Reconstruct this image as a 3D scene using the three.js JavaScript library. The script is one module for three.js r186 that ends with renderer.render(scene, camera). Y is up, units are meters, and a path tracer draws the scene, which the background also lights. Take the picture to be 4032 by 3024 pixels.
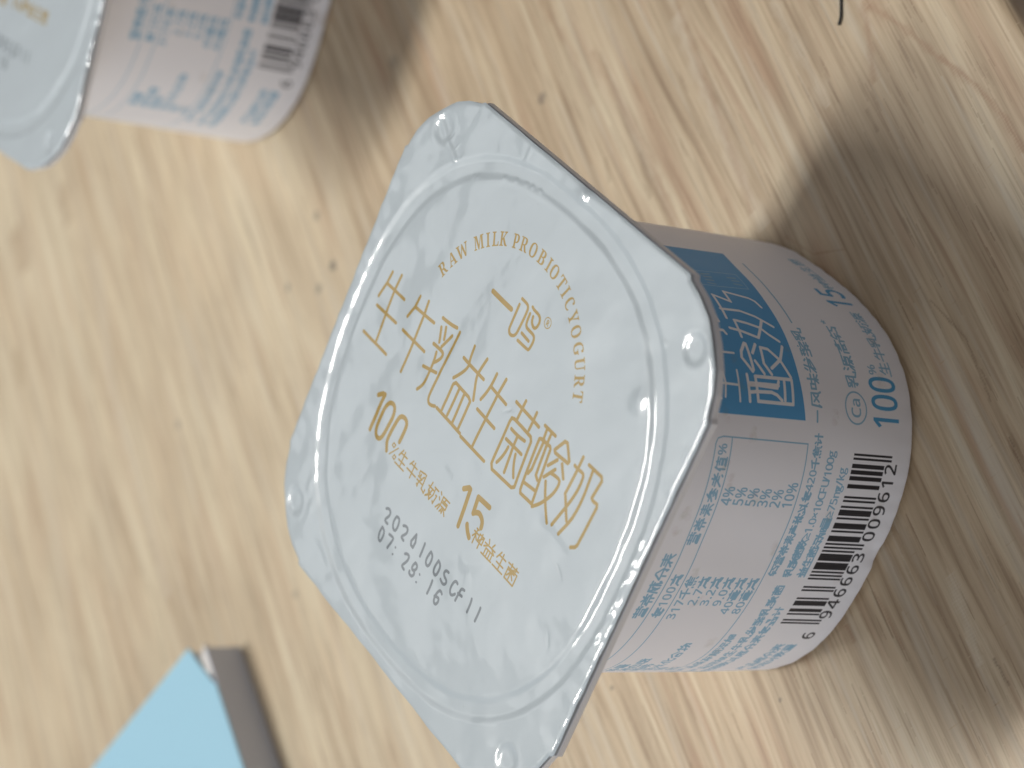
import * as THREE from 'three';
import { RoundedBoxGeometry } from 'three/addons/geometries/RoundedBoxGeometry.js';
import { RectAreaLightUniformsLib } from 'three/addons/lights/RectAreaLightUniformsLib.js';
import { createNoise2D } from 'simplex-noise';

RectAreaLightUniformsLib.init();

// ---------------------------------------------------------------- camera, lamps, exposure
// The lid's own frame: x along the printed lines, y up the print, z up from the lid, in millimetres; the table lies 46.8 below.
const HEIGHT = 46.8;
const W = (x, y, z) => new THREE.Vector3(x / 1000, (z + HEIGHT) / 1000, -y / 1000);      // lid millimetres -> world metres
const RROW = [[0.5098292, 0.3683642, -0.7774201], [0.5084084, -0.8580047, -0.0731352], [-0.6939705, -0.3579605, -0.6247153]];
const EYE = [181.7676, 100.6253, 161.2106], FPX = 8969;                                   // camera in lid millimetres, focal length in photo pixels
const scene = new THREE.Scene();
const camera = new THREE.PerspectiveCamera(2 * Math.atan(1512 / FPX) * 180 / Math.PI, 4 / 3, 0.01, 20);
{
  const v = (a) => new THREE.Vector3(a[0], a[2], -a[1]);
  const right = v(RROW[0]), up = v(RROW[1]).negate(), back = v(RROW[2]).negate();
  camera.matrixAutoUpdate = true;
  camera.quaternion.setFromRotationMatrix(new THREE.Matrix4().makeBasis(right, up, back));
  camera.position.copy(W(...EYE));
  camera.focus = 0.262;
  camera.userData.fStop = 23;
}
scene.add(camera);
scene.background = new THREE.Color(0.225, 0.226, 0.24);      // the dim room round the table

const renderer = new THREE.WebGLRenderer({ antialias: true });
renderer.toneMapping = THREE.LinearToneMapping;
renderer.toneMappingExposure = 1.0;
renderer.shadowMap.enabled = true;

function numbered(name) { let n = name, k = 0; while (scene.children.some((c) => c.name === n)) n = name + '_' + String(++k).padStart(3, '0'); return n; }
function thing(name, label, category, group) {
  const o = new THREE.Group(); o.name = numbered(name); o.userData = { label, category };
  if (group) o.userData.group = group;
  scene.add(o); return o;
}
function mesh(name, geometry, material, parent) {
  const m = new THREE.Mesh(geometry, material); m.name = name; m.castShadow = m.receiveShadow = true; parent.add(m); return m;
}
const std = (o) => new THREE.MeshStandardMaterial(o), phys = (o) => new THREE.MeshPhysicalMaterial(o);

const housingMat = std({ color: 0xe8e8e6, roughness: 0.5 });
function lamp(name, label, at, aim, size, pieces, gap, intensity, color, glow) {
  const g = thing(name, label, 'lamp'); g.position.copy(at);
  g.up.set(0, 0, 1); g.lookAt(aim);                       // local +z looks at the table
  const glowMat = std({ color: 0xffffff, emissive: color, emissiveIntensity: glow, roughness: 0.4 });
  mesh('housing', new RoundedBoxGeometry(size[0] * pieces + gap * (pieces - 1) + 0.08, size[1] + 0.08, 0.03, 2, 0.006).translate(0, 0, -0.03), housingMat, g);
  for (let k = 0; k < pieces; k++) {
    const x = (k - (pieces - 1) / 2) * (size[0] + gap);
    mesh(pieces > 1 ? 'tube' : 'diffuser', new RoundedBoxGeometry(size[0], size[1], 0.012, 3, 0.005).translate(x, 0, -0.008), glowMat, g);
    const l = new THREE.RectAreaLight(color, intensity, size[0], size[1]);
    l.name = 'lamp_light'; l.position.set(x, 0, 0.002); l.rotation.y = Math.PI; g.add(l);
  }
  return g;
}
const AIM = W(0, 0, 0);
lamp('tube_lamp', 'white twin tube lamp hanging over the table behind the cups', W(-332, -298, 800), AIM, [0.043, 0.34], 2, 0.01, 53, new THREE.Color(1, 0.985, 0.95), 6);
lamp('sheen_panel', 'long dim white panel added out of view beyond the table to reflect in the lid film', W(-1760, -640, 1700), AIM, [0.6, 1.2], 1, 0, 0.42, new THREE.Color(0.95, 0.98, 1), 0.42);  // added unseen panel, gives the lid film soft patches of reflection
{
  const g = thing('window', 'tall bright framed fill light added out of view beside the table', 'window'); g.position.copy(W(1150, -1500, 480)); g.up.set(0, 1, 0); g.lookAt(AIM);  // added out of view to brighten the shaded side of the cups
  const fillTint = new THREE.Color(0.9, 0.97, 1.06), pw = 1.0, ph = 1.2;
  mesh('pane', new THREE.BoxGeometry(pw, ph, 0.008).translate(0, 0, -0.01), std({ color: 0xffffff, emissive: fillTint, emissiveIntensity: 0.8, roughness: 0.2 }), g);
  for (const sx of [-1, 1]) mesh('frame_post', new RoundedBoxGeometry(0.07, ph + 0.14, 0.05, 2, 0.005).translate(sx * (pw / 2 + 0.036), 0, -0.02), housingMat, g);
  for (const sy of [-1, 1]) mesh('frame_rail', new RoundedBoxGeometry(pw, 0.07, 0.05, 2, 0.005).translate(0, sy * (ph / 2 + 0.036), -0.02), housingMat, g);
  const l = new THREE.RectAreaLight(fillTint, 2.8, pw, ph); l.name = 'fill_light'; l.position.z = 0.002; l.rotation.y = Math.PI; g.add(l);
}

// ---------------------------------------------------------------- helpers: photo pixel -> place on the lid, the table or the sleeve
function ray(px, py) {
  const d = [(px - 2016) / FPX, (py - 1512) / FPX, 1];
  return [0, 1, 2].map((k) => RROW[0][k] * d[0] + RROW[1][k] * d[1] + RROW[2][k] * d[2]);
}
function onPlane(px, py, z = 0) { const d = ray(px, py), t = (z - EYE[2]) / d[2]; return [EYE[0] + d[0] * t, EYE[1] + d[1] * t]; }
const BODY = { x: -1.62, y: -0.7, r1: 25.43, r2: 25.87, n1: 2.82, n2: 2.53 };
function section(z) { const k = Math.min(1, Math.max(0, (-3 - z) / (HEIGHT - 3))); return [BODY.r1 + (BODY.r2 - BODY.r1) * k, BODY.n1 + (BODY.n2 - BODY.n1) * k]; }
const superR = (th, r, n) => r * (Math.abs(Math.cos(th)) ** n + Math.abs(Math.sin(th)) ** n) ** (-1 / n);
const ARC = (() => {                                       // arc length round the sleeve from angle 0, by polar angle
  const N = 3600, s = [0]; let px, py;
  for (let i = 0; i <= N; i++) {
    const th = -Math.PI + (2 * Math.PI * i) / N, r = superR(th, 25.65, 2.675), x = r * Math.cos(th), y = r * Math.sin(th);
    if (i) s.push(s[i - 1] + Math.hypot(x - px, y - py));
    px = x; py = y;
  }
  const mid = s[N / 2];
  return (th) => { const f = ((th + Math.PI) / (2 * Math.PI)) * N, i = Math.min(N - 1, Math.max(0, Math.floor(f))); return s[i] + (s[i + 1] - s[i]) * (f - i) - mid; };
})();
function onSleeve(px, py) {                                // -> [arc length, height over the table] in millimetres
  const d = ray(px, py);
  const inside = (t) => { const p = [0, 1, 2].map((k) => EYE[k] + d[k] * t), [r, n] = section(p[2]); return Math.abs((p[0] - BODY.x) / r) ** n + Math.abs((p[1] - BODY.y) / r) ** n < 1; };
  for (let t = 150; t < 400; t += 0.4) if (inside(t)) {
    let a = t - 0.4, b = t;
    for (let k = 0; k < 24; k++) { const m = (a + b) / 2; if (inside(m)) b = m; else a = m; }
    const p = [0, 1, 2].map((k) => EYE[k] + d[k] * a);
    return [ARC(Math.atan2(p[1] - BODY.y, p[0] - BODY.x)), p[2] + HEIGHT];
  }
  return [0, 0];
}
function rng(seed) { let s = seed >>> 0; return () => { s = (s + 0x6D2B79F5) >>> 0; let t = s; t = Math.imul(t ^ (t >>> 15), t | 1); t ^= t + Math.imul(t ^ (t >>> 7), t | 61); return ((t ^ (t >>> 14)) >>> 0) / 4294967296; }; }
const noiseA = createNoise2D(rng(11)), noiseB = createNoise2D(rng(23)), noiseC = createNoise2D(rng(57));
const ss = (a, b, x) => { const t = Math.min(1, Math.max(0, (x - a) / (b - a))); return t * t * (3 - 2 * t); };

// strokes of the small characters, points as digit pairs on a 10 by 10 grid (x right, y down)
const GLYPH = {
  生: '3014 2282 5059 2686 0999', 牛: '3013 2282 0696 5059', 乳: '5001 0213 2223 5243 0444 4426 2629 2918 0656 6068 6899 9997',
  奶: '201549 43360946 0353 5191 8494 948978 61654925', 源: '0011 0314 0926 3191 313629 6153 43838646 4484 66696958 5749 7799',
  种: '3111 2129 0343 2306 2446 52525692 5292 9296 56 96 7179 5696', 益: '2032 7062 0393 3305 6395 2525 258589 2529 4549 6569 0999',
  菌: '0191 3032 7072 131919 139399 1999 6224 2474 4448 4427 4477 3 5', 风: '110917 1181 818799 3377 7337', 味: '02323626 020606 0636 6060 4393 4696 6069 6649 6799',
  发: '2012 7182 0494 4029 3509 3685 8629', 酵: '0141 1114 3134 03434909 0303 0939 0636 6060 5292 6493 9355 5696 7679 7968 5898',
  高: '5060 0191 4263 32426252 2353 1519 1595 9599 3637 36666878 3868', 钙: '2003 1151 0444 2428 2846 0646 5191 6163 6395 9598 9887 5797',
  营: '0191 3032 7072 0313 0393 9394 2555 25757727 1818 18888919 1989', 养: '3041 7061 0292 1484 0696 5206 5296 3639 6669',
  成: '1191 1149 1109 14443826 6069 6089 9798 8343', 分: '4005 5095 1585 858978 3539', 表: '0191 1383 0595 5055 5509 3639 5599 9576', 素: '1181 2383 0595 5055 4627 2777 5759 3719 7799',
  参: '5032 3272 0393 5306 5396 6546 7639 8829', 考: '1272 0494 5054 8109 3656 5676 7988', 值: '2005 1419 3191 6063 43838848 4383 4585 4686 3999',
  每: '3012 1292 23832879 2328 0595 2888 5354 5657', 克: '0292 5053 23738727 2373 2676 2609 6668 6899 9997', 千: '7012 0595 5159', 焦: '3003 2226 5061 3292 3484 3686 4246 0809 2839 5859 8899',
  毫: '5060 0191 2373 23747424 0595 0516 9586 7626 1777 1898 4548 4889', 碳: '0151 2104 13434818 1848 6062 5292 5354 5393 5439 7678 5748 9777 6699',
  水: '5059 5948 0334 3409 7355 5599', 化: '3005 2329 5058 5899 9997 9255', 合: '5004 5094 3565 26767969 2629 2979', 物: '2012 0252 2029 0846 6043 6293 9398 9887 7356 8359',
  能: '3012 1242 14444949 1419 1646 1848 6063 6394 8062 6569 6996 8666', 量: '1010 10808414 1080 1282 0494 15858818 1585 1686 5559 0999 1777', 钠: '2003 1151 0444 2428 2846 52595292 9298 7055 7588 9887',
  蛋: '0191 5155 2292 5384 2509 3595 16767989 4646 0999', 白: '5032 12828919 1219 1555 5585 1989', 脂: '1141 11090919 4149 1343 1646 6063 8063 5383 55859959 5595 5797', 肪: '1141 110909 4149 1343 1646 6071 5292 6265 6549 7595 9589 8978',
  钢: '2003 1151', 声: '1181 5053 2363 14848616 1486 1609 1586', 称: '3010 0343 2029 2406 2446 6044 5393 9394 6069 6958 5648 7799', 以: '1147 0717 4263 7069 7609 6799',
  计: '1122 0424 2428 2846 4494 7079', 酸: '0141 1114 3134 03434909 0303 0939 0636 6043 4393 8294 5446 7487 6549 5585 8549 6599', 数: '2024 0242 0030 4012 2404 2444 0545 3509 1649 6043 5292 8249 5499',
  添: '0011 0314 0926 3191 6142 6192 3494 6569 3758 7799', 加: '1349 0343 4349 2009 62926862 6268 6898 9298', 本: '0292 5059 5207 5297 3777', 产: '5061 1191 3243 7263 1494 1409', 品: '3060 30636330 6063 05354905 0549 0939 55959955 5599 5999',
  保: '2005 1419 40804484 4080 4484 0474 3595 6469 6539 6599', 存: '0191 4009 2429 4484 8455 0696 6669 6958', 质: '1181 1109 1393 5144 34842837 8488 5659 5939 5999', 期: '0242 1017 3037 1444 1545 0747 1709 3849 6090 6069 9099 6393 6696',
};
function glyphStrokes(ch) {
  return (GLYPH[ch] || '').split(' ').filter((s) => s.length >= 4).map((s) => { const p = []; for (let i = 0; i + 1 < s.length; i += 2) p.push([+s[i], +s[i + 1]]); return p; });
}

// ---------------------------------------------------------------- print on the lid
const LID = 66, LPX = 2048, lk = LPX / LID;
function lidCanvas() {
  const c = document.createElement('canvas'); c.width = c.height = LPX;
  const g = c.getContext('2d');
  const X = (x) => (x + LID / 2) * lk, Y = (y) => (LID / 2 - y) * lk;
  g.fillStyle = '#bac3c6'; g.fillRect(0, 0, LPX, LPX);
  const r = rng(5);
  for (let i = 0; i < 500; i++) { g.fillStyle = `rgba(${r() < 0.5 ? '120,122,124' : '235,240,242'},${0.03 + 0.05 * r()})`; g.beginPath(); g.arc(r() * LPX, r() * LPX, 1 + 3 * r(), 0, 7); g.fill(); }
  const GOLD = '#a5842a';
  g.lineCap = 'round'; g.lineJoin = 'round';
  function trace(o, sc, lw, strokes, col = GOLD, smooth = false) {
    g.strokeStyle = col; g.lineWidth = lw * 1.1 * lk;
    for (const s of strokes) {
      const p = []; for (let i = 0; i < s.length; i += 2) p.push(onPlane(o[0] + s[i] / sc, o[1] + s[i + 1] / sc));
      g.beginPath(); g.moveTo(X(p[0][0]), Y(p[0][1]));
      if (smooth && p.length > 2) {
        for (let i = 1; i < p.length - 1; i++) { const e = i < p.length - 2 ? [(p[i][0] + p[i + 1][0]) / 2, (p[i][1] + p[i + 1][1]) / 2] : p[i + 1]; g.quadraticCurveTo(X(p[i][0]), Y(p[i][1]), X(e[0]), Y(e[1])); }
      } else for (const q of p.slice(1)) g.lineTo(X(q[0]), Y(q[1]));
      g.stroke();
    }
  }
  const A = [1350, 1000], B = [1750, 1350], C = [1900, 1650], T = [1100, 600];
  // the big line of eight thin characters
  trace(A, 3.3185, 0.4, [[650, 235, 580, 370, 465, 545], [575, 380, 800, 595], [765, 280, 670, 480, 555, 790, 430, 1130], [440, 665, 690, 900], [265, 1005, 555, 1310],
    [1020, 555, 950, 690, 845, 815], [950, 690, 1190, 900], [1130, 620, 1070, 790, 920, 1150, 755, 1535], [780, 990, 1060, 1275],
    [1280, 955, 1255, 1150], [1340, 960, 1315, 1115], [1420, 1070, 1285, 1210]]);
  trace(A, 3.3185, 0.42, [[1305, 835, 1400, 925, 1485, 965], [1180, 1170, 1290, 1260, 1310, 1320, 1260, 1390, 1180, 1420]], GOLD, true);
  trace(T, 1.3825, 0.4, [[854, 1088, 848, 1118, 820, 1190, 785, 1270, 750, 1288], [980, 980, 900, 1150, 822, 1310, 810, 1350, 822, 1378, 850, 1382]], GOLD, true);
  trace(T, 1.3825, 0.4, [[782, 1162, 855, 1200], [860, 1390, 984, 1530], [888, 1400, 950, 1262, 965, 1254, 1032, 1332, 1040, 1356, 970, 1514], [986, 1282, 916, 1430], [1012, 1312, 943, 1470]]);
  trace(B, 3.0157, 0.4, [[230, 175, 300, 255, 400, 360, 465, 435], [550, 520, 725, 730], [735, 435, 630, 610, 490, 900, 330, 1240], [390, 785, 590, 1015], [195, 1110, 475, 1405],
    [850, 700, 1120, 1000], [965, 690, 860, 905], [1095, 830, 1000, 1035]]);
  trace(B, 3.0157, 0.4, [[360, 40, 300, 200, 300, 270, 220, 360, 115, 415], [515, 195, 420, 330, 375, 420, 345, 680], [625, 370, 550, 530, 430, 670]], GOLD, true);
  trace(C, 2.765, 0.4, [[290, 30, 100, 480, 102, 545, 310, 745, 345, 740, 530, 250, 525, 195, 345, 0, 315, -12, 290, 30], [255, 215, 340, 300, 425, 385], [375, 200, 335, 300, 235, 580],
    [680, 70, 800, 185], [705, 110, 668, 205], [752, 160, 712, 250], [535, 925, 410, 805, 412, 765, 620, 215, 640, 215, 738, 300, 742, 330, 535, 925], [672, 235, 540, 545, 500, 590], [705, 270, 585, 610, 600, 665], [450, 685, 565, 775],
    [790, 335, 902, 246, 928, 262, 946, 462, 930, 482, 796, 368, 790, 335], [715, 505, 820, 445], [870, 490, 880, 650], [670, 630, 795, 550],
    [1100, 415, 1040, 540, 898, 810, 905, 950, 912, 1110], [1160, 500, 1300, 632, 1300, 680, 1185, 860, 1195, 890, 1240, 930, 1235, 970, 1030, 1370, 1000, 1396, 950, 1396]]);
  trace(C, 2.765, 0.4, [[310, 105, 380, 190, 460, 240], [280, 305, 225, 410, 155, 470], [360, 385, 330, 500, 335, 635], [750, 590, 830, 640, 845, 700, 770, 820, 680, 890, 600, 935, 535, 950], [690, 680, 680, 900, 695, 1130],
    [1005, 505, 1040, 550, 1095, 590, 1090, 650, 1030, 780, 910, 960, 750, 1150], [1200, 570, 1120, 790, 1000, 1050, 900, 1170, 820, 1250]], GOLD, true);
  // the emblem over it
  const M = [1900, 1100];
  trace(M, 5.53, 0.56, [[225, 255, 625, 650]]);
  trace(M, 5.53, 0.36, [[800, 545, 590, 1030, 580, 1130, 600, 1200, 670, 1235, 730, 1190, 780, 1080, 960, 690, 985, 600, 960, 520, 860, 420], [1020, 745, 940, 930, 935, 1040, 1000, 1110, 1090, 1200, 1115, 1270, 1090, 1370, 1000, 1530, 960, 1530, 760, 1325],
    [1080, 600, 1100, 660, 1210, 760, 1245, 860, 1220, 970, 1150, 1070, 1090, 1050, 1060, 960, 1060, 890, 1085, 810], [840, 1165, 990, 1345]], GOLD, true);
  { const p = onPlane(1900 + 1415 / 5.53, 1100 + 950 / 5.53); g.lineWidth = 0.11 * lk; g.strokeStyle = GOLD; g.beginPath(); g.arc(X(p[0]), Y(p[1]), 0.62 * lk, 0, 7); g.stroke(); g.fillStyle = GOLD; g.font = `bold ${0.95 * lk}px sans-serif`; g.textAlign = 'center'; g.textBaseline = 'middle'; g.fillText('R', X(p[0]), Y(p[1]) + 1); }
  // the line set on an arc
  {
    const text = 'RAW MILK PROBIOTIC YOGURT', ang = [156.5, 149.3, 142.1, 0, 131.1, 125.2, 120.3, 115.1, 0, 106.6, 101.2, 94.6, 88.2, 82.9, 78.3, 72, 67.4, 62.1, 0, 55.7, 49.7, 43, 36.8, 30.4, 24.4];
    g.fillStyle = GOLD; g.font = `bold ${2.35 * lk}px serif`; g.textAlign = 'center'; g.textBaseline = 'middle';
    for (let i = 0; i < text.length; i++) {
      if (text[i] === ' ') continue;
      const a = (ang[i] * Math.PI) / 180;
      g.save(); g.translate(X(-1.52 + 16.36 * Math.cos(a)), Y(6.23 + 16.36 * Math.sin(a))); g.rotate(Math.PI / 2 - a); g.scale(0.86, 1); g.fillText(text[i], 0, 0); g.restore();
    }
  }
  const H = [1430, 1520];
  trace(H, 4.365, 0.56, [[265, 150, 350, 130, 385, 150, 340, 240, 110, 740]], GOLD);
  trace(H, 4.365, 0.54, [[470, 290, 400, 330, 300, 540, 220, 720, 215, 850, 270, 915, 340, 860, 440, 680, 540, 500, 560, 360, 520, 290, 470, 290], [405, 1105, 405, 1000, 430, 880, 590, 590, 660, 515, 730, 550, 760, 640, 720, 770, 625, 960]], GOLD, true);
  trace(H, 4.365, 0.16, [[535, 975, 505, 1010, 530, 1060, 565, 1020, 535, 975], [450, 1165, 610, 1070], [540, 1180, 510, 1220, 535, 1265, 565, 1220, 540, 1180]]);
  trace([1650, 1780], 3.0167, 0.6, [[525, 435, 590, 425, 605, 445, 462, 875], [835, 660, 700, 535, 640, 725]]);
  trace([1650, 1780], 3.0167, 0.6, [[640, 725, 700, 705, 745, 780, 755, 850, 740, 900], [570, 860, 570, 930, 598, 1015]], GOLD, true);
  function glyph(ch, x, y, size, lw, col) {
    g.strokeStyle = col; g.lineWidth = lw * lk;
    for (const s of glyphStrokes(ch)) { g.beginPath(); s.forEach(([a, b], i) => g[i ? 'lineTo' : 'moveTo'](X(x + ((a - 4.5) / 9) * size), Y(y - ((b - 4.5) / 9) * size))); g.stroke(); }
  }
  [['生', -10.1], ['牛', -7.68], ['乳', -5.2], ['奶', -2.75], ['源', -0.2]].forEach(([ch, x]) => glyph(ch, x, -9.85, 2.05, 0.22, GOLD));
  [['种', 7.8], ['益', 10.25], ['生', 12.65], ['菌', 15.0]].forEach(([ch, x]) => glyph(ch, x, -9.25, 2.05, 0.22, GOLD));
  // the stamped date, in grey ink
  const INK = '#6f767a', D = [1450, 1970];
  trace(D, 3.252, 0.34, [[240, 105, 270, 100, 295, 145, 280, 200, 220, 240, 220, 270, 250, 300], [370, 210, 335, 250, 315, 340, 345, 400, 380, 350, 405, 270, 400, 220, 370, 210], [455, 325, 490, 325, 512, 375, 490, 430, 430, 460, 430, 480, 452, 515],
    [720, 555, 705, 600, 655, 715], [800, 660, 750, 720, 725, 800, 755, 855, 800, 790, 825, 700, 800, 660], [900, 775, 850, 840, 825, 920, 855, 970, 900, 910, 930, 820, 900, 775], [1030, 925, 1000, 890, 965, 930, 975, 985, 1000, 1030, 985, 1075, 940, 1075, 920, 1010],
    [1145, 1070, 1130, 1030, 1090, 1050, 1045, 1130, 1045, 1200, 1080, 1220, 1110, 1200], [1235, 1155, 1210, 1130, 1180, 1150, 1115, 1280], [1150, 1190, 1200, 1230], [1330, 1265, 1325, 1310, 1268, 1430], [1440, 1380, 1430, 1420, 1370, 1545]], INK, true);
  trace(D, 3.252, 0.34, [[615, 440, 550, 520, 545, 570, 568, 605, 600, 540, 615, 440]], INK);
  trace(D, 3.252, 0.34, [[185, 340, 145, 400, 125, 490, 150, 530, 190, 470, 215, 390, 185, 340], [275, 435, 325, 470, 325, 510, 245, 605], [470, 685, 500, 680, 525, 720, 500, 780, 435, 825, 430, 850, 455, 885], [600, 800, 555, 840, 560, 900, 610, 890, 625, 830, 600, 800],
    [580, 905, 590, 940, 550, 980, 515, 930, 525, 905], [815, 1030, 800, 1080, 748, 1190], [935, 1200, 920, 1150, 880, 1170, 835, 1250, 830, 1310, 855, 1335, 890, 1300, 895, 1240, 840, 1225]], INK, true);
  trace(D, 3.252, 0.24, [[350, 600, 352, 606], [310, 688, 316, 690], [652, 945, 654, 955], [605, 1045, 610, 1050]], INK);   // the colons of the time
  const t = new THREE.CanvasTexture(c); t.colorSpace = THREE.SRGBColorSpace; t.anisotropy = 8; return t;
}

// ---------------------------------------------------------------- print on the paper sleeve
const SL = { s0: -36, w: 96, h: 48, px: 2048 }, sk = SL.px / SL.w;
function sleeveCanvas() {
  const c = document.createElement('canvas'); c.width = SL.px; c.height = Math.round(SL.h * sk);
  const g = c.getContext('2d'), X = (s) => (s - SL.s0) * sk, Y = (h) => (SL.h - h) * sk;
  g.fillStyle = '#eceaec'; g.fillRect(0, 0, c.width, c.height);
  const BLUE = '#549ecf', TXT = '#8db6ce', WHITE = '#e9e6e6';
  g.lineCap = 'round'; g.lineJoin = 'round';
  g.fillStyle = BLUE; g.beginPath(); g.moveTo(X(17.6), Y(44)); g.lineTo(X(17.6), Y(19.1));
  g.bezierCurveTo(X(25), Y(20.1), X(34), Y(19.9), X(45.2), Y(17.3)); g.lineTo(X(45.2), Y(44)); g.fill();
  const line = (a, lw, col) => { g.strokeStyle = col; g.lineWidth = lw * sk; g.beginPath(); a.forEach((p, i) => g[i ? 'lineTo' : 'moveTo'](X(p[0]), Y(p[1]))); g.stroke(); };
  const trace = (o, sc, lw, list, col = WHITE) => { for (const s of list) { const p = []; for (let i = 0; i < s.length; i += 2) p.push(onSleeve(o[0] + s[i] / sc, o[1] + s[i + 1] / sc)); line(p, lw, col); } };
  const A = [2700, 950], B = [2750, 1300];
  trace(A, 3.318, 0.4, [[530, 1000, 345, 695, 585, 790, 490, 655, 820, 745, 900, 785, 985, 865], [450, 880, 700, 910, 900, 985, 1140, 1120], [630, 1030, 730, 1245], [640, 1030, 790, 1070, 960, 1130, 1080, 1220, 1220, 1310], [575, 1130, 720, 1170, 950, 1260, 985, 1040], [360, 940, 430, 1040, 390, 1035], [430, 1150, 490, 1160, 530, 1205]]);
  trace(B, 4.148, 0.42, [[745, 210, 700, 340, 710, 440, 890, 670, 905, 640, 770, 220, 745, 210], [925, 230, 885, 370], [930, 500, 1080, 710], [1200, 720, 1070, 540, 1010, 280, 1130, 310, 1300, 460, 1360, 530, 1510, 770], [1365, 270, 1340, 480, 1200, 620],
    [795, 720, 850, 1160], [930, 750, 1520, 810, 1550, 1215, 985, 1160, 930, 750], [840, 860, 960, 870, 1310, 905], [840, 890, 960, 895, 1290, 945, 1310, 840], [840, 1010, 960, 1000, 1200, 1015, 1290, 1060, 1370, 1150], [1400, 830, 1420, 1150]]);
  trace(B, 4.148, 0.28, [[630, 650, 690, 1160], [410, 690, 450, 850, 450, 1085], [340, 850, 660, 890], [340, 1050, 385, 1110], [360, 345, 580, 370], [372, 440, 395, 570]]);
  trace(A, 3.318, 0.14, [[90, 380, 650, 440, 820, 630, 440, 590, 210, 560, 90, 380]], '#8fbad6');
  trace(A, 3.318, 0.3, [[200, 430, 300, 430], [230, 460, 330, 470], [260, 500, 360, 515], [290, 540, 390, 560], [540, 480, 640, 490], [600, 520, 690, 530], [630, 560, 730, 580]], '#7facc9');
  const glyph = (ch, s, h, size, lw, col) => { for (const k of glyphStrokes(ch)) line(k.map(([a, b]) => [s + ((a - 4.5) / 9) * size, h - ((b - 4.5) / 9) * size]), lw, col); };
  const run = (text, s, h, size, pitch, lw, col) => { let x = s; for (const ch of text) { if (GLYPH[ch]) { glyph(ch, x + pitch / 2, h, size, lw, col); x += pitch; } else { latin(ch, x, h, size, col, 'left'); x += pitch * (ch === '.' ? 0.3 : ch === '/' ? 0.4 : 0.6); } } return x; };
  function latin(text, s, h, size, col, align = 'left', font = 'sans-serif', sx = 1) {
    g.save(); g.translate(X(s), Y(h)); g.scale(sx, 1); g.fillStyle = col; g.font = `${size * 1.25 * sk}px ${font}`; g.textAlign = align; g.textBaseline = 'middle'; g.fillText(text, 0, 0); g.strokeStyle = col; g.lineWidth = size * 0.03 * sk; g.strokeText(text, 0, 0); g.restore();
  }
  // tagline under the blue panel
  line([[17.6, 17.15], [18.8, 17.15]], 0.28, TXT);
  run('风味发酵乳', 19.15, 17.3, 1.75, 2.1, 0.25, TXT);
  line([[30.4, 17.2], [36, 16.9], [42.9, 15.8]], 0.25, TXT);
  // calcium badge
  g.strokeStyle = TXT; g.lineWidth = 0.2 * sk; g.beginPath(); g.ellipse(X(19.65), Y(10.5), 1.92 * sk, 1.8 * sk, 0, 0, 7); g.stroke();
  latin('Ca', 19.65, 10.45, 1.75, TXT, 'center');
  run('乳源高钙', 22.1, 10.5, 1.85, 2.12, 0.25, TXT); latin('*', 30.8, 11.1, 1.2, TXT);
  // 100 % and 15
  latin('100', 17.3, 5.25, 4.9, '#4f9ecb', 'left', 'sans-serif', 0.66); latin('%', 24.0, 6.5, 1.4, TXT);
  run('生牛乳奶源', 24.0, 4.15, 1.75, 1.98, 0.22, TXT);
  latin('15', 34.4, 5.1, 4.9, '#4f9ecb', 'left', 'sans-serif', 0.66); run('种益生菌', 38.7, 4.2, 1.75, 2.0, 0.22, TXT);
  // nutrition table
  line([[-34, 18.1], [-17, 18.3], [0, 17.9], [14.95, 18.4], [15.05, 31.9], [14.8, 32.7], [14.2, 32.9], [0, 32.4], [-34, 33.2]], 0.15, TXT);
  line([[15, 30.5], [0, 30.0], [-34, 30.2]], 0.15, TXT);
  run('营养成分表', -8.7, 33.9, 1.6, 1.85, 0.25, TXT);
  run('营养素参考值', 1.7, 31.5, 1.5, 1.86, 0.23, TXT); latin('%', 12.9, 31.7, 1.35, TXT);
  run('每100克', -8.6, 31.25, 1.4, 1.7, 0.23, TXT);
  const rows = [['能量', '317千焦', '4%'], ['蛋白质', '2.7克', '5%'], ['脂肪', '3.2克', '5%'], ['碳水化合物', '9.0克', '3%'], ['钠', '40毫克', '2%'], ['钙', '80毫克', '10%']];
  rows.forEach(([n, v, p], i) => {
    const h = 28.85 - i * 1.93, wid = [...v].reduce((a, ch) => a + (GLYPH[ch] ? 1.7 : ch === '.' ? 0.51 : 1.02), 0);
    run(n, -21.3, h - 0.1, 1.45, 1.7, 0.23, TXT); run(v, -2.3 - wid, h, 1.45, 1.7, 0.23, TXT); latin(p, 7.1, h + 0.2, 1.7, TXT, 'left', 'sans-serif', 0.8);
  });
  run('钙营养素声称以每420千焦计', -1.9, 16.75, 1.25, 1.42, 0.22, TXT);
  run('乳酸菌数≥1.0×10CFU/100g', -1.9, 14.3, 1.3, 1.3, 0.22, TXT);
  run('益生菌添加量≥75mg/kg', -1.9, 12.0, 1.3, 1.36, 0.22, TXT);
  run('本产品保存期添加', -23.5, 16.9, 1.25, 1.55, 0.22, TXT);
  run('本产品添加生牛乳发酵乳酸菌', -24.0, 14.4, 1.35, 1.6, 0.22, TXT);
  run('保质期数以成分表每品计', -24.0, 12.3, 1.35, 1.6, 0.22, TXT);
  run('产品成分表', -21.2, 7.4, 1.45, 1.65, 0.23, TXT); run('每克计数量', -21.2, 5.4, 1.45, 1.65, 0.23, TXT);
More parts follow.
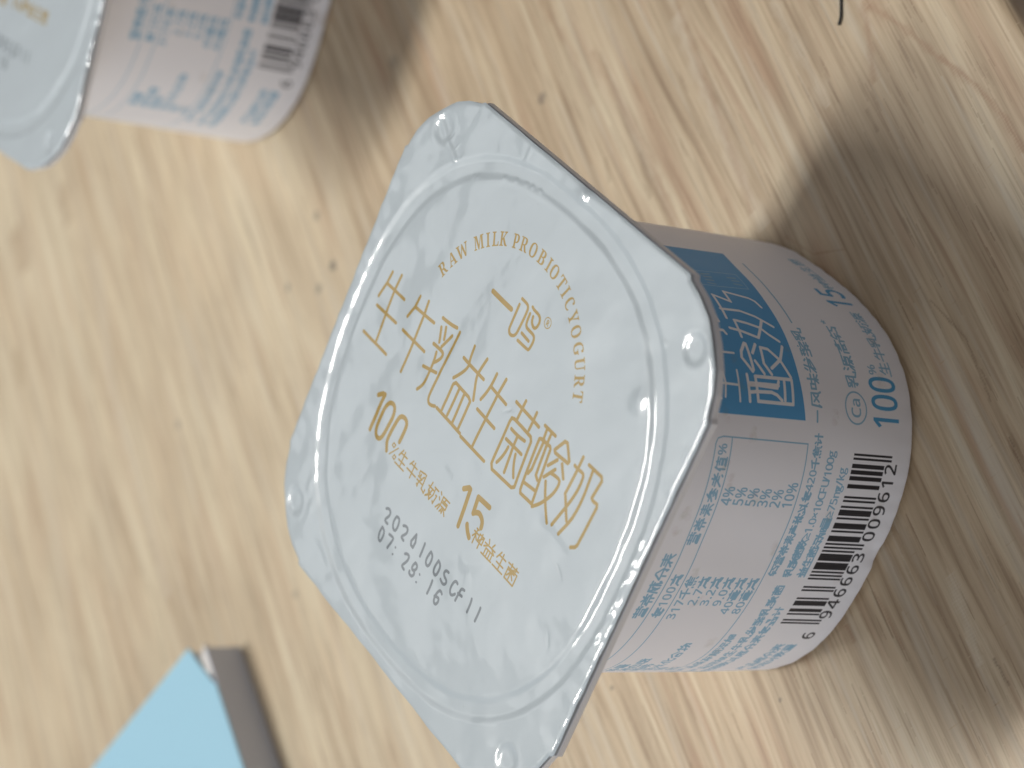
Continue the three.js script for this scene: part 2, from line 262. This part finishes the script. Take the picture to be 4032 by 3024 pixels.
  // the bar code
  {
    const digits = '6946663009612', L = ['0001101', '0011001', '0010011', '0111101', '0100011', '0110001', '0101111', '0111011', '0110111', '0001011'];
    const PAR = ['LLLLLL', 'LLGLGG', 'LLGGLG', 'LLGGGL', 'LGLLGG', 'LGGLLG', 'LGGGLL', 'LGLGLG', 'LGLGGL', 'LGGLGL'][+digits[0]];
    const inv = (s) => [...s].map((b) => (b === '1' ? '0' : '1')).join(''), rev = (s) => [...s].reverse().join('');
    let bits = '101'; for (let i = 1; i <= 6; i++) bits += PAR[i - 1] === 'L' ? L[+digits[i]] : rev(inv(L[+digits[i]]));
    bits += '01010'; for (let i = 7; i <= 12; i++) bits += inv(L[+digits[i]]); bits += '101';
    const m = (14.3 + 9.1) / 95; g.fillStyle = '#1b1b22';
    [...bits].forEach((b, i) => { if (b === '1') { const long = i < 3 || i > 91 || (i > 44 && i < 50); g.fillRect(X(-9.1 + i * m), Y(10.55), m * sk * 1.02, (long ? 6.6 : 5.5) * sk); } });
    latin(digits[0], -11.2, 4.1, 2.15, '#26262b', 'center');
    for (let i = 1; i <= 12; i++) latin(digits[i], -9.1 + m * (i <= 6 ? 3 + (i - 0.5) * 7 : 8 + (i - 0.5) * 7), 3.8, 2.15, '#26262b', 'center');
  }
  // faint dirt on the paper
  const r = rng(77);
  for (let i = 0; i < 26; i++) {
    const s = -20 + 62 * r(), h = 3 + 34 * r();
    for (let k = 0; k < 14; k++) { g.fillStyle = `rgba(150,135,118,${0.02 + 0.03 * r()})`; g.beginPath(); g.arc(X(s + (r() - 0.5) * 1.6), Y(h + (r() - 0.5) * 1.0), (0.1 + 0.4 * r()) * sk, 0, 7); g.fill(); }
  }
  const t = new THREE.CanvasTexture(c); t.colorSpace = THREE.SRGBColorSpace; t.anisotropy = 8; return t;
}

// ---------------------------------------------------------------- table and floor
const GA = (-24.5 * Math.PI) / 180, WOOD0 = -215, WOODW = 280, WPX = 2048;
const grain = (x, y) => [x * Math.cos(GA) + y * Math.sin(GA), -x * Math.sin(GA) + y * Math.cos(GA)];
function woodMaps() {
  const N = WPX, k = N / WOODW, col = new Float32Array(N * N * 3), hgt = new Float32Array(N * N);
  const base = [0.57, 0.435, 0.28];
  const pale = [0.71, 0.605, 0.42], brown = [0.37, 0.26, 0.155], red = [0.41, 0.245, 0.145];
  for (let j = 0; j < N; j++) for (let i = 0; i < N; i++) {
    const a = WOOD0 + i / k, b0 = WOOD0 + j / k;
    const b = b0 + 1.6 * noiseA(a / 110, b0 / 60) + 0.16 * noiseB(a / 26, b0 / 10);
    const broad = noiseA(a / 110 + 7, b / 13), mid = noiseB(a / 75, b / 4.2), fine = noiseC(a / 34, b / 1.2), hair = noiseA(a / 20 + 40, b / 0.33 + 9);
    const patch = noiseC(a / 34 - 9, b / 15 + 3);
    const paleLitFar = ss(-38, -72, b0 + 3 * noiseA(a / 60, 4));                      // paler boards towards the far side, with brighter light there painted in too
    let p = 0.34 * ss(0.0, 0.8, mid) + 0.2 * ss(0.1, 0.8, fine) + 0.3 * ss(0.0, 0.8, broad) + 0.42 * paleLitFar, q = (1 - 0.45 * paleLitFar) * (0.5 * ss(0.1, 0.85, -mid) + 0.42 * ss(0.1, 0.8, -fine) + 0.25 * ss(0.1, 0.8, -broad) + 0.3 * ss(0.0, 0.9, -hair)), rr = (1 - 0.6 * paleLitFar) * 0.6 * ss(0.1, 0.85, noiseB(a / 90 + 31, b / 5.5)) * ss(-0.3, 0.5, patch);
    const o = (j * N + i) * 3, spread = 1 + 0.05 * patch;
    for (let c = 0; c < 3; c++) { let v = base[c]; v += (pale[c] - v) * Math.min(1, p); v += (brown[c] - v) * q; v += (red[c] - v) * rr; col[o + c] = v * spread; }
    hgt[j * N + i] = 0.55 + 0.2 * fine + 0.12 * hair - 0.1 * q;
  }
  // short open pores, darker, lying along the grain
  const r = rng(901);
  function pore(a, b, len, wid, dark, tone, bend = 0) {
    const n = Math.max(4, Math.round(len * k));
    for (let s = 0; s < n; s++) {
      const t = s / (n - 1), aa = a + len * t, bb = b + 2.2 * 0 + bend * (t - 0.5) * len, w = wid * Math.sin(Math.PI * Math.min(1, t * 0.92 + 0.06));
      const jc = (bb - WOOD0) * k, ic = Math.round((aa - WOOD0) * k), R = Math.ceil(w * k * 1.6 + 1);
      for (let d = -R; d <= R; d++) {
        const j = Math.round(jc) + d; if (j < 0 || j >= N || ic < 0 || ic >= N) continue;
        const f = dark * Math.exp(-(((j - jc) / Math.max(0.55, w * k)) ** 2)), o = (j * N + ic) * 3;
        for (let c = 0; c < 3; c++) col[o + c] += (tone[c] - col[o + c]) * f;
        hgt[j * N + ic] -= 0.5 * f;
      }
    }
  }
  for (let i = 0; i < 7000; i++) pore(WOOD0 + WOODW * r(), WOOD0 + WOODW * r(), 3 + 11 * r() * r(), 0.08 + 0.1 * r(), 0.15 + 0.6 * r() * r(), [0.22, 0.125, 0.065], (r() - 0.5) * 0.03);
  for (let i = 0; i < 1300; i++) pore(WOOD0 + WOODW * r(), WOOD0 + WOODW * r(), 8 + 26 * r(), 0.18 + 0.4 * r(), 0.1 + 0.3 * r(), r() < 0.5 ? [0.36, 0.21, 0.12] : [0.30, 0.2, 0.115], (r() - 0.5) * 0.05);
  for (let i = 0; i < 800; i++) pore(WOOD0 + WOODW * r(), WOOD0 + WOODW * r(), 12 + 30 * r(), 0.3 + 0.5 * r(), 0.2 + 0.25 * r(), [0.63, 0.55, 0.42], (r() - 0.5) * 0.04);
  // streaks and marks read off the photograph
  const at = (px, py) => grain(...onPlane(px, py, -HEIGHT));
  function streak(list, wid, dark, tone) {
    for (let i = 0; i + 1 < list.length; i++) {
      const p = at(...list[i]), q = at(...list[i + 1]), n = Math.ceil(Math.hypot(q[0] - p[0], q[1] - p[1]) * k * 1.3);
      for (let s = 0; s < n; s++) {
        const t = s / n, aa = p[0] + (q[0] - p[0]) * t, bb = p[1] + (q[1] - p[1]) * t, w = wid * (0.75 + 0.4 * noiseB(aa / 4, bb / 2)), R = Math.ceil(w * k * 2);
        const ic = Math.round((aa - WOOD0) * k);
        for (let d = -R; d <= R; d++) {
          const j = Math.round((bb - WOOD0) * k) + d; if (j < 0 || j >= N || ic < 0 || ic >= N) continue;
          const f = dark * Math.exp(-((d / (w * k)) ** 2)) * (0.7 + 0.3 * noiseC(aa / 3, (bb + d / k) / 0.3)), o = (j * N + ic) * 3;
          for (let c = 0; c < 3; c++) col[o + c] += (tone[c] - col[o + c]) * Math.min(1, f);
        }
      }
    }
  }
  const RED = [0.36, 0.2, 0.11], DRK = [0.22, 0.14, 0.08], PAL = [0.66, 0.57, 0.43];
  streak([[2660, 60], [2780, 380], [2890, 640], [3010, 900]], 1.3, 0.6, PAL);
  streak([[3040, 0], [3180, 260], [3260, 420]], 1.0, 0.5, PAL);
  streak([[2660, 0], [2750, 250], [2860, 540], [2960, 840]], 0.8, 0.4, RED);
  streak([[3400, 0], [3440, 330]], 0.9, 0.42, RED); streak([[3420, 20], [3560, 110], [3640, 180], [3850, 350], [3960, 470], [4032, 600]], 0.7, 0.5, RED);
  streak([[3700, 220], [3850, 340]], 0.35, 0.35, RED); streak([[3535, 160], [3600, 285]], 0.2, 0.5, DRK); streak([[2915, 300], [2980, 430]], 0.2, 0.45, DRK); streak([[3410, 430], [3455, 520]], 0.35, 0.4, DRK);
  streak([[3660, 1180], [3800, 1330], [3900, 1580]], 0.22, 0.5, DRK); streak([[3910, 2590], [3970, 2700]], 0.25, 0.55, [0.16, 0.1, 0.06]); streak([[3440, 2330], [3560, 2560]], 0.4, 0.4, RED); streak([[3740, 2260], [3860, 2620]], 0.9, 0.5, PAL);
  streak([[3330, 2460], [3365, 2530]], 0.5, 0.5, RED); streak([[3970, 1720], [4032, 1860]], 0.25, 0.6, DRK); streak([[3090, 930], [3200, 1000], [3330, 980]], 0.3, 0.3, RED);
  streak([[2330, 200], [2560, 620], [2660, 900]], 0.9, 0.4, RED); streak([[2120, 0], [2240, 180], [2330, 420]], 0.8, 0.38, RED); streak([[2520, 600], [2560, 780]], 0.8, 0.4, [0.28, 0.19, 0.11]); streak([[2380, 620], [2400, 720]], 0.5, 0.4, [0.28, 0.19, 0.11]);
  streak([[380, 1000], [430, 1500], [560, 1950], [660, 2350]], 1.6, 0.5, PAL); streak([[440, 1960], [600, 2350], [650, 2620]], 0.9, 0.35, [0.33, 0.25, 0.15]);
  streak([[60, 900], [100, 1070]], 3.6, 0.65, [0.36, 0.23, 0.13]); streak([[240, 720], [270, 880]], 3.2, 0.6, [0.35, 0.23, 0.13]); streak([[60, 1380], [90, 1520]], 2.2, 0.5, [0.36, 0.25, 0.14]);
  const spot = (px, py, rad, dark) => {
    const [a, b] = at(px, py), ic = (a - WOOD0) * k, jc = (b - WOOD0) * k, R = Math.ceil(rad * k * 2);
    for (let dj = -R; dj <= R; dj++) for (let di = -R; di <= R; di++) {
      const i = Math.round(ic) + di, j = Math.round(jc) + dj; if (i < 0 || j < 0 || i >= N || j >= N) continue;
      const f = dark * ss(1.15, 0.7, Math.hypot(di, dj) / (rad * k) + 0.35 * noiseC(i / 6, j / 6)), o = (j * N + i) * 3;
      for (let c = 0; c < 3; c++) col[o + c] += ([0.09, 0.08, 0.075][c] - col[o + c]) * f;
    }
  };
  [[1310, 1046, 0.95, 0.7], [1255, 1135, 0.9, 0.5], [1132, 1131, 0.7, 0.5], [1246, 850, 0.9, 0.4], [2133, 385, 0.9, 0.5], [700, 1670, 0.9, 0.35], [1545, 245, 1.2, 0.3], [2405, 2708, 0.35, 0.6], [3068, 2757, 0.3, 0.5], [1160, 2340, 0.8, 0.3]].forEach((s) => spot(...s));
  const cd = new Uint8Array(N * N * 4), bd = new Uint8Array(N * N * 4), enc = (v) => Math.round(255 * Math.min(1, Math.max(0, v <= 0.0031308 ? v * 12.92 : 1.055 * v ** (1 / 2.4) - 0.055)));
  for (let i = 0; i < N * N; i++) {
    for (let c = 0; c < 3; c++) cd[i * 4 + c] = enc(col[i * 3 + c]);
    cd[i * 4 + 3] = 255; const h = Math.round(255 * Math.min(1, Math.max(0, hgt[i]))); bd[i * 4] = bd[i * 4 + 1] = bd[i * 4 + 2] = h; bd[i * 4 + 3] = 255;
  }
  const mk = (d, srgb) => { const t = new THREE.DataTexture(d, N, N, THREE.RGBAFormat); t.magFilter = THREE.LinearFilter; t.minFilter = THREE.LinearMipmapLinearFilter; t.generateMipmaps = true; t.wrapS = t.wrapT = THREE.MirroredRepeatWrapping; if (srgb) t.colorSpace = THREE.SRGBColorSpace; t.needsUpdate = true; return t; };
  return [mk(cd, true), mk(bd, false)];
}
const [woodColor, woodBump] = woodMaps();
{
  const TA = (-21.5 * Math.PI) / 180, EDGE = [5.7, 64.6];                      // a point of the table's near edge, lid millimetres
  const LEN = 1.5, DEP = 0.8, TH = 0.028;
  const geo = new RoundedBoxGeometry(LEN, TH, DEP, 4, 0.0016);
  const dir = [Math.cos(TA), Math.sin(TA)], inn = [Math.sin(TA), -Math.cos(TA)]; // along the edge, and inwards from it
  const cx = EDGE[0] + inn[0] * DEP * 500 - dir[0] * 350, cy = EDGE[1] + inn[1] * DEP * 500 - dir[1] * 350;
  const P = geo.attributes.position, U = geo.attributes.uv;
  for (let i = 0; i < P.count; i++) {
    const x = P.getX(i) * 1000, y = -P.getZ(i) * 1000, lx = cx + x * Math.cos(TA) - y * Math.sin(TA), ly = cy + x * Math.sin(TA) + y * Math.cos(TA);
    const [a, b] = grain(lx, ly); U.setXY(i, (a - WOOD0) / WOODW, (b - WOOD0 + (Math.abs(P.getY(i)) < TH * 0.4 ? P.getY(i) * 1000 : 0)) / WOODW);
  }
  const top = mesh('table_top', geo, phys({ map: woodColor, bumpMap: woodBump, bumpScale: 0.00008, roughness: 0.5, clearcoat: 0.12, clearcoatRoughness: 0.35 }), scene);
  top.userData = { kind: 'structure', label: 'pale laminated wood table top with long brown grain', category: 'table' };
  const c = W(cx, cy, -HEIGHT); top.position.set(c.x, -TH / 2, c.z); top.rotation.y = TA;
  const floor = mesh('floor', new THREE.PlaneGeometry(6, 6).rotateX(-Math.PI / 2), std({ color: new THREE.Color(0.5, 0.48, 0.48), roughness: 0.7 }), scene);
  floor.position.y = -0.74; floor.userData = { kind: 'structure', label: 'dull grey floor below the table edge', category: 'floor' };
}

// ---------------------------------------------------------------- the yogurt cup
const HALF = 32.6;
const OUTLINE = (() => {                                    // the lid's outline: straight sides, softly rounded corners that start at a small snap mark
  const quarter = [[HALF, -21.3], [HALF - 0.12, 21.2], [HALF - 0.5, 21.6], [31.35, 24.0], [30.2, 26.2], [28.35, 28.35], [26.2, 30.2], [24.0, 31.35], [21.6, HALF - 0.5]], p = [];
  for (let q = 0; q < 4; q++) { const c = Math.cos((q * Math.PI) / 2), s = Math.sin((q * Math.PI) / 2); for (const [x, y] of quarter) p.push([c * x - s * y, s * x + c * y]); }
  return p;
})();
function outlineR(th) {
  const dx = Math.cos(th), dy = Math.sin(th); let best = 40;
  for (let i = 0; i < OUTLINE.length; i++) {
    const [ax, ay] = OUTLINE[i], [bx, by] = OUTLINE[(i + 1) % OUTLINE.length], ex = bx - ax, ey = by - ay, den = dx * ey - dy * ex;
    if (Math.abs(den) < 1e-9) continue;
    const t = (ax * ey - ay * ex) / den, u = (ax * dy - ay * dx) / den;
    if (t > 0 && u >= -1e-6 && u <= 1 + 1e-6) best = Math.min(best, t);
  }
  return best;
}
const RING_N = 2.4, RING_X = 0.2, RING_Y = -0.05;
const lidMarks = (() => {
  const P = (x, y) => onPlane(x, y);
  const bumps = [];
  for (const [x, y] of [[1965, 480], [1925, 595], [1875, 710], [1820, 820], [1790, 875], [1730, 985]]) { const p = P(1100 + x / 1.3825, 1800 + y / 1.3825); bumps.push([p[0] - 0.25, p[1], 0.45, 0.75, 0.16]); }
  const add = (x, y, rx, ry, h, dx = 0) => { const p = P(x, y); bumps.push([p[0] + dx, p[1], rx, ry, h]); };
  add(2530, 1590, 1.1, 1.4, 0.22, -0.5); add(2310, 775, 0.8, 0.9, 0.26, -0.5); add(2437, 850, 0.4, 0.4, 0.1);
  add(2614, 1352, 0.35, 0.35, 0.1); add(1225, 1915, 0.5, 1.2, 0.12, -0.3); add(1228, 2000, 0.5, 1.0, 0.1, -0.3); add(2085, 600, 0.3, 1.1, 0.08);
  for (const [x, y] of [[1862, 695], [1880, 695], [1985, 700], [2030, 710], [2070, 725], [2095, 735], [2125, 752]]) add(x, y, 0.3, 0.3, 0.08);
  const crease = [[1728, 442], [1735, 470], [1745, 505], [1760, 555], [1782, 600], [1795, 638]].map((p) => P(...p));
  const fold = (o, sc, ...l) => l.map(([x, y]) => P(o[0] + x / sc, o[1] + y / sc));
  const creases = [[crease, 0.14, 0.28, 0.06], [fold([1750, 1350], 3.0157, [725, 795], [770, 795], [808, 820]), -0.07, 0.16, 0], [fold([1100, 1800], 1.3825, [1520, 565], [1505, 590], [1530, 635], [1518, 675]), -0.07, 0.16, 0], [fold([1100, 1800], 1.3825, [1465, 970], [1455, 1015]), -0.06, 0.14, 0],
    [fold([1100, 1800], 1.3825, [1130, 560], [1030, 600], [985, 560]), 0.05, 0.5, 0.03], [fold([1100, 1800], 1.3825, [1400, 380], [1480, 440], [1560, 560]), -0.07, 0.9, 0], [fold([1100, 1800], 1.3825, [890, 60], [930, 130], [960, 220]), -0.05, 0.6, 0]];
  return { bumps, creases };
})();
function lidHeight(x, y, edge) {
  const q = (Math.abs(x - RING_X) ** RING_N + Math.abs(y - RING_Y) ** RING_N) ** (1 / RING_N);
  const wob = 0.12 * noiseA(x / 6 + 3, y / 6);
  let z = 0;
  const inside = ss(29.2, 27.6, q);
  z -= 0.2 * ss(31.35, 30.25, q + 0.3 * wob) * ss(28.2, 29.25, q + 0.5 * wob);      // the sealing groove
  z += inside * (0.11 * noiseB(x / 14, y / 14 + 2) + 0.028 * noiseA(x / 5.5, y / 5.5) + 0.008 * noiseC(x / 2.2, y / 2.2));
  z += (1 - inside) * (0.06 * noiseC(x / 8 + 5, y / 8) + 0.014 * noiseB(x / 3, y / 3));
  // puckers where the groove runs close to the straight sides
  const near = ss(2.4, 0.6, edge) * ss(25, 18, Math.min(Math.abs(x), Math.abs(y)));
  const along = Math.abs(x) > Math.abs(y) ? y : x;
  z += near * 0.022 * Math.sin((along / 3.1) * 2 * Math.PI + 1.4 * noiseA(along / 7, x > 0 ? 3 : 8)) * (Math.abs(x) > Math.abs(y) ? 1.5 : 0.5);
  for (const [sx, sy] of [[1, 1], [1, -1], [-1, 1], [-1, -1]]) {                // round dents in the corners
    const d = Math.hypot(x - sx * 26.5, y - sy * 26.5);
    z -= 0.2 * ss(2.05, 1.0, d); z += 0.025 * Math.exp(-(((d - 2.2) / 0.35) ** 2));
  }
  for (const [bx, by, rx, ry, h] of lidMarks.bumps) { const d = ((x - bx) / rx) ** 2 + ((y - by) / ry) ** 2; if (d < 9) z += h * Math.exp(-d); }
  for (const [C, h, w, side] of lidMarks.creases) for (let i = 0; i + 1 < C.length; i++) {
    const ex = C[i + 1][0] - C[i][0], ey = C[i + 1][1] - C[i][1], len = Math.hypot(ex, ey), t = ((x - C[i][0]) * ex + (y - C[i][1]) * ey) / (len * len);
    if (t < -w / len || t > 1 + w / len) continue;
    const tip = (i ? 1 : ss(-w / len, w / len, t)) * (i + 2 < C.length ? 1 : ss(1 + w / len, 1 - w / len, t)) * (t < 0 && i ? 0 : 1) * (t >= 1 && i + 2 < C.length ? 0 : 1);
    const d = ((x - C[i][0]) * ey - (y - C[i][1]) * ex) / len; z += tip * (h * Math.exp(-((d / w) ** 2)) - side * Math.exp(-(((d + 3.2 * w) / (2.1 * w)) ** 2)));
  }
  const e = Math.max(0, 1 - edge / (0.55 + 0.15 * noiseB(x / 7, y / 7)));
  z -= (0.16 + 0.07 * noiseC(x / 8, y / 8)) * e * e;                             // the cut edge turns down
  return z;
}
function lidGeometry() {
  const NA = 720, radial = [];
  for (let i = 0; i <= 54; i++) radial.push((i / 54) * 0.89);
  for (let i = 1; i <= 50; i++) radial.push(0.89 + (i / 50) * 0.13);             // dense across the groove (fractions of the groove's radius)
  const OUT = 40, rows = radial.length + OUT, pos = [], uv = [], idx = [];
  for (let a = 0; a <= NA; a++) {
    const th = (a / NA) * 2 * Math.PI, ro = outlineR(th), rg = Math.min(superR(th, 30.2, RING_N), ro / 1.03);
    for (let i = 0; i < rows; i++) {
      let r = i < radial.length ? radial[i] * rg : null;
      if (r === null) { const t = (i - radial.length + 1) / OUT; r = 1.02 * rg + (ro - 1.02 * rg) * t; }
      const x = r * Math.cos(th), y = r * Math.sin(th), edge = Math.min(ro - r, HALF - Math.abs(x) + 0.0, HALF - Math.abs(y) + 0.0, 9);
      const ed = Math.max(0, Math.min((ro - r) * 0.8, edge));
      pos.push(x / 1000, lidHeight(x, y, ed) / 1000, -y / 1000); uv.push((x + LID / 2) / LID, (y + LID / 2) / LID);
    }
  }
  for (let a = 0; a < NA; a++) for (let i = 0; i < rows - 1; i++) {
    const p = a * rows + i, q = p + rows;
    if (i) idx.push(p, p + 1, q); idx.push(q, p + 1, q + 1);
  }
  const g = new THREE.BufferGeometry(); g.setAttribute('position', new THREE.Float32BufferAttribute(pos, 3)); g.setAttribute('uv', new THREE.Float32BufferAttribute(uv, 2)); g.setIndex(idx);
  g.computeVertexNormals();
  const N = g.attributes.normal; for (let i = 0; i < rows; i++) { const l = NA * rows + i; for (const k of ['X', 'Y', 'Z']) { const m = N['get' + k](i) + N['get' + k](l); N['set' + k](i, m); N['set' + k](l, m); } }
  g.normalizeNormals(); return g;
}
function flangeGeometry() {
  const s = new THREE.Shape(); OUTLINE.forEach(([x, y], i) => s[i ? 'lineTo' : 'moveTo'](x * 0.997 / 1000, y * 0.997 / 1000)); s.closePath();
  return new THREE.ExtrudeGeometry(s, { depth: 0.0007, bevelEnabled: true, bevelThickness: 0.00012, bevelSize: 0.00012, bevelSegments: 2, curveSegments: 4 }).rotateX(-Math.PI / 2);
}
function loftGeometry(levels, inset, uvOf) {                // levels: [z, extra inset] in lid millimetres, top to bottom
  const NA = 480, pos = [], uv = [], idx = [], rows = levels.length;
  for (let a = 0; a <= NA; a++) {
    const th = -Math.PI + (a / NA) * 2 * Math.PI;
    for (const [z, e] of levels) {
      const [r, n] = section(z), w = inset ? 0 : 0.07 * noiseB(Math.cos(th) * 2.2 + z / 30, Math.sin(th) * 2.2) + (z < -HEIGHT + 3 ? 0.06 * noiseC(Math.cos(th) * 9, Math.sin(th) * 9) : 0);
      const sArc = ARC(th), hh = z + HEIGHT, fold = inset ? 0 : -0.34 * ss(3.9, 0.9, hh) * ss(-0.4 - 0.5 * hh, 0.9 + 0.25 * hh, sArc) * ss(3.6, 1.6 + 0.1 * hh, sArc);   // the crumpled foot of the sleeve below the bar code
      const rr = superR(th, r, n) - inset - e + w + fold;
      pos.push((rr * Math.cos(th)) / 1000, (z + HEIGHT) / 1000, (-rr * Math.sin(th)) / 1000);
      uv.push(...uvOf(th, z));
    }
  }
  for (let a = 0; a < NA; a++) for (let i = 0; i < rows - 1; i++) { const p = a * rows + i, q = p + rows; idx.push(p, p + 1, q, q, p + 1, q + 1); }
  const g = new THREE.BufferGeometry(); g.setAttribute('position', new THREE.Float32BufferAttribute(pos, 3)); g.setAttribute('uv', new THREE.Float32BufferAttribute(uv, 2)); g.setIndex(idx.reverse());
  g.computeVertexNormals(); return g;
}
const filmMat = phys({ map: lidCanvas(), roughness: 0.38, clearcoat: 1, clearcoatRoughness: 0.055, side: THREE.DoubleSide });
const flangeMat = phys({ color: 0xd9d6d4, roughness: 0.45, clearcoat: 0.2, clearcoatRoughness: 0.3 });
const sleeveMat = phys({ map: sleeveCanvas(), roughness: 0.55, clearcoat: 0.1, clearcoatRoughness: 0.4, side: THREE.DoubleSide });
const shellMat = phys({ color: 0xe6e3e4, roughness: 0.4, side: THREE.DoubleSide });
const GROUP = 'square lidded yogurt cups on the table';
function makeCup(label) {
  const g = thing('yogurt_cup', label, 'yogurt cup', GROUP);   // origin: middle of the cup's foot
  const lid = mesh('lid_film', lidGeometry(), filmMat, g); lid.position.set(-BODY.x / 1000, HEIGHT / 1000, BODY.y / 1000);
  const fl = mesh('rim_flange', flangeGeometry(), flangeMat, g); fl.position.set(-BODY.x / 1000, (HEIGHT - 1.42) / 1000, BODY.y / 1000);
  const lv = []; for (let i = 0; i <= 64; i++) lv.push([-1.35 - (HEIGHT - 1.35 - 0.75) * (i / 64), 0]);
  lv.push([-HEIGHT + 0.6, 0.1], [-HEIGHT + 0.58, 0.3]);
  mesh('label_sleeve', loftGeometry(lv, 0, (th, z) => [(ARC(th) - SL.s0) / SL.w, (z + HEIGHT) / SL.h]), sleeveMat, g);
  const sh = [[-1.3, 0], [-20, 0], [-HEIGHT + 1.2, 0]]; for (let k = 1; k <= 6; k++) { const a = (k / 6) * Math.PI / 2; sh.push([-HEIGHT + 1.0 - 1.0 * Math.sin(a), 0.9 * (1 - Math.cos(a))]); } sh.push([-HEIGHT, 4], [-HEIGHT + 1.2, 6], [-HEIGHT + 1.2, 24.9]);
  mesh('cup_shell', loftGeometry(sh, 0.3, () => [0, 0]), shellMat, g);
  return g;
}
const front = makeCup('white yogurt cup with its whole gold printed lid and blue side panel in view');
front.position.copy(W(BODY.x, BODY.y, -HEIGHT));
const rear = front.clone(); rear.name = numbered('yogurt_cup'); scene.add(rear);
rear.userData = { label: 'white yogurt cup standing behind the other, only one corner of its lid showing', category: 'yogurt cup', group: GROUP };
rear.position.copy(W(-151.9, 0.7, -HEIGHT)); rear.rotation.y = (9.9 * Math.PI) / 180;
for (const c of rear.children) if (c.name === 'lid_film' || c.name === 'rim_flange') c.position.x += 0.0026;

// ---------------------------------------------------------------- the flat light blue box
{
  const H = 7.1, top = -HEIGHT + H, e1 = [0.9345, -0.356], e2 = [-0.356, -0.9345];
  const K = [-88.9, -91.3];                                                    // the torn corner
  const at = (a, b) => [K[0] + e1[0] * a + e2[0] * b, K[1] + e1[1] * a + e2[1] * b];
  const poly = (pts) => { const s = new THREE.Shape(); pts.forEach(([a, b], i) => { const p = at(a, b); s[i ? 'lineTo' : 'moveTo'](p[0] / 1000, p[1] / 1000); }); s.closePath(); return s; };
  const g = thing('flat_box', 'flat light blue box with grey side and a torn corner', 'box');
  const o = W(...at(50, 40), -HEIGHT); g.position.copy(o);
  const ex = (shape, y0, h, bevel) => new THREE.ExtrudeGeometry(shape, { depth: (h - 2 * bevel) / 1000, bevelEnabled: bevel > 0, bevelThickness: bevel / 1000, bevelSize: bevel / 1000, bevelSegments: 2, steps: 1 }).rotateX(-Math.PI / 2).translate(0, (y0 + bevel) / 1000, 0).translate(-o.x, 0, -o.z);
  const grey = std({ color: new THREE.Color(0.54, 0.565, 0.63), roughness: 0.6 }), white = std({ color: 0xe4dfd8, roughness: 0.8 }), blue = phys({ color: new THREE.Color(0.36, 0.62, 0.75), roughness: 0.55 });
  mesh('box_body', ex(poly([[0.7, 5.2], [6.2, 3.0], [9.6, 0.5], [110, 0.5], [110, 85], [0.7, 85]]), 0.05, H - 0.6, 0.15), grey, g);
  mesh('side_panel', ex(poly([[2.9, -0.05], [110, -0.05], [110, 0.3], [3.1, 0.3]]), 0, H - 0.35, 0.02), grey, g);
  mesh('torn_edge', ex(poly([[1.9, 0.5], [6.6, 0.45], [8.6, 1.3], [7.0, 2.3], [5.4, 2.0], [3.6, 2.4]]), H - 1.3, 0.8, 0.02), white, g);
  mesh('top_sheet', ex(poly([[0.3, 4.4], [3.0, 3.4], [6.0, 2.2], [8.4, 1.2], [10.2, 0.1], [110, 0], [110, 85.4], [0.2, 85.4]]), H - 0.45, 0.45, 0.08), blue, g);
}

// ---------------------------------------------------------------- a dark thread lying on the wood
{
  const pts = [[3318, -160], [3314, -40], [3315, 30], [3314, 70], [3307, 100]].map(([x, y], i) => { const p = onPlane(x, y, -HEIGHT); return W(p[0], p[1], -HEIGHT + 0.16 + 0.02 * i); });
  const base = pts[2].clone(); base.y = 0;
  const g = new THREE.TubeGeometry(new THREE.CatmullRomCurve3(pts.map((p) => p.clone().sub(base))), 24, 0.00016, 6);
  const m = mesh('thread', g, std({ color: new THREE.Color(0.05, 0.055, 0.055), roughness: 0.9 }), scene); m.position.copy(base);
  m.userData = { label: 'short dark thread lying on the wood grain', category: 'thread' };
}

renderer.render(scene, camera);
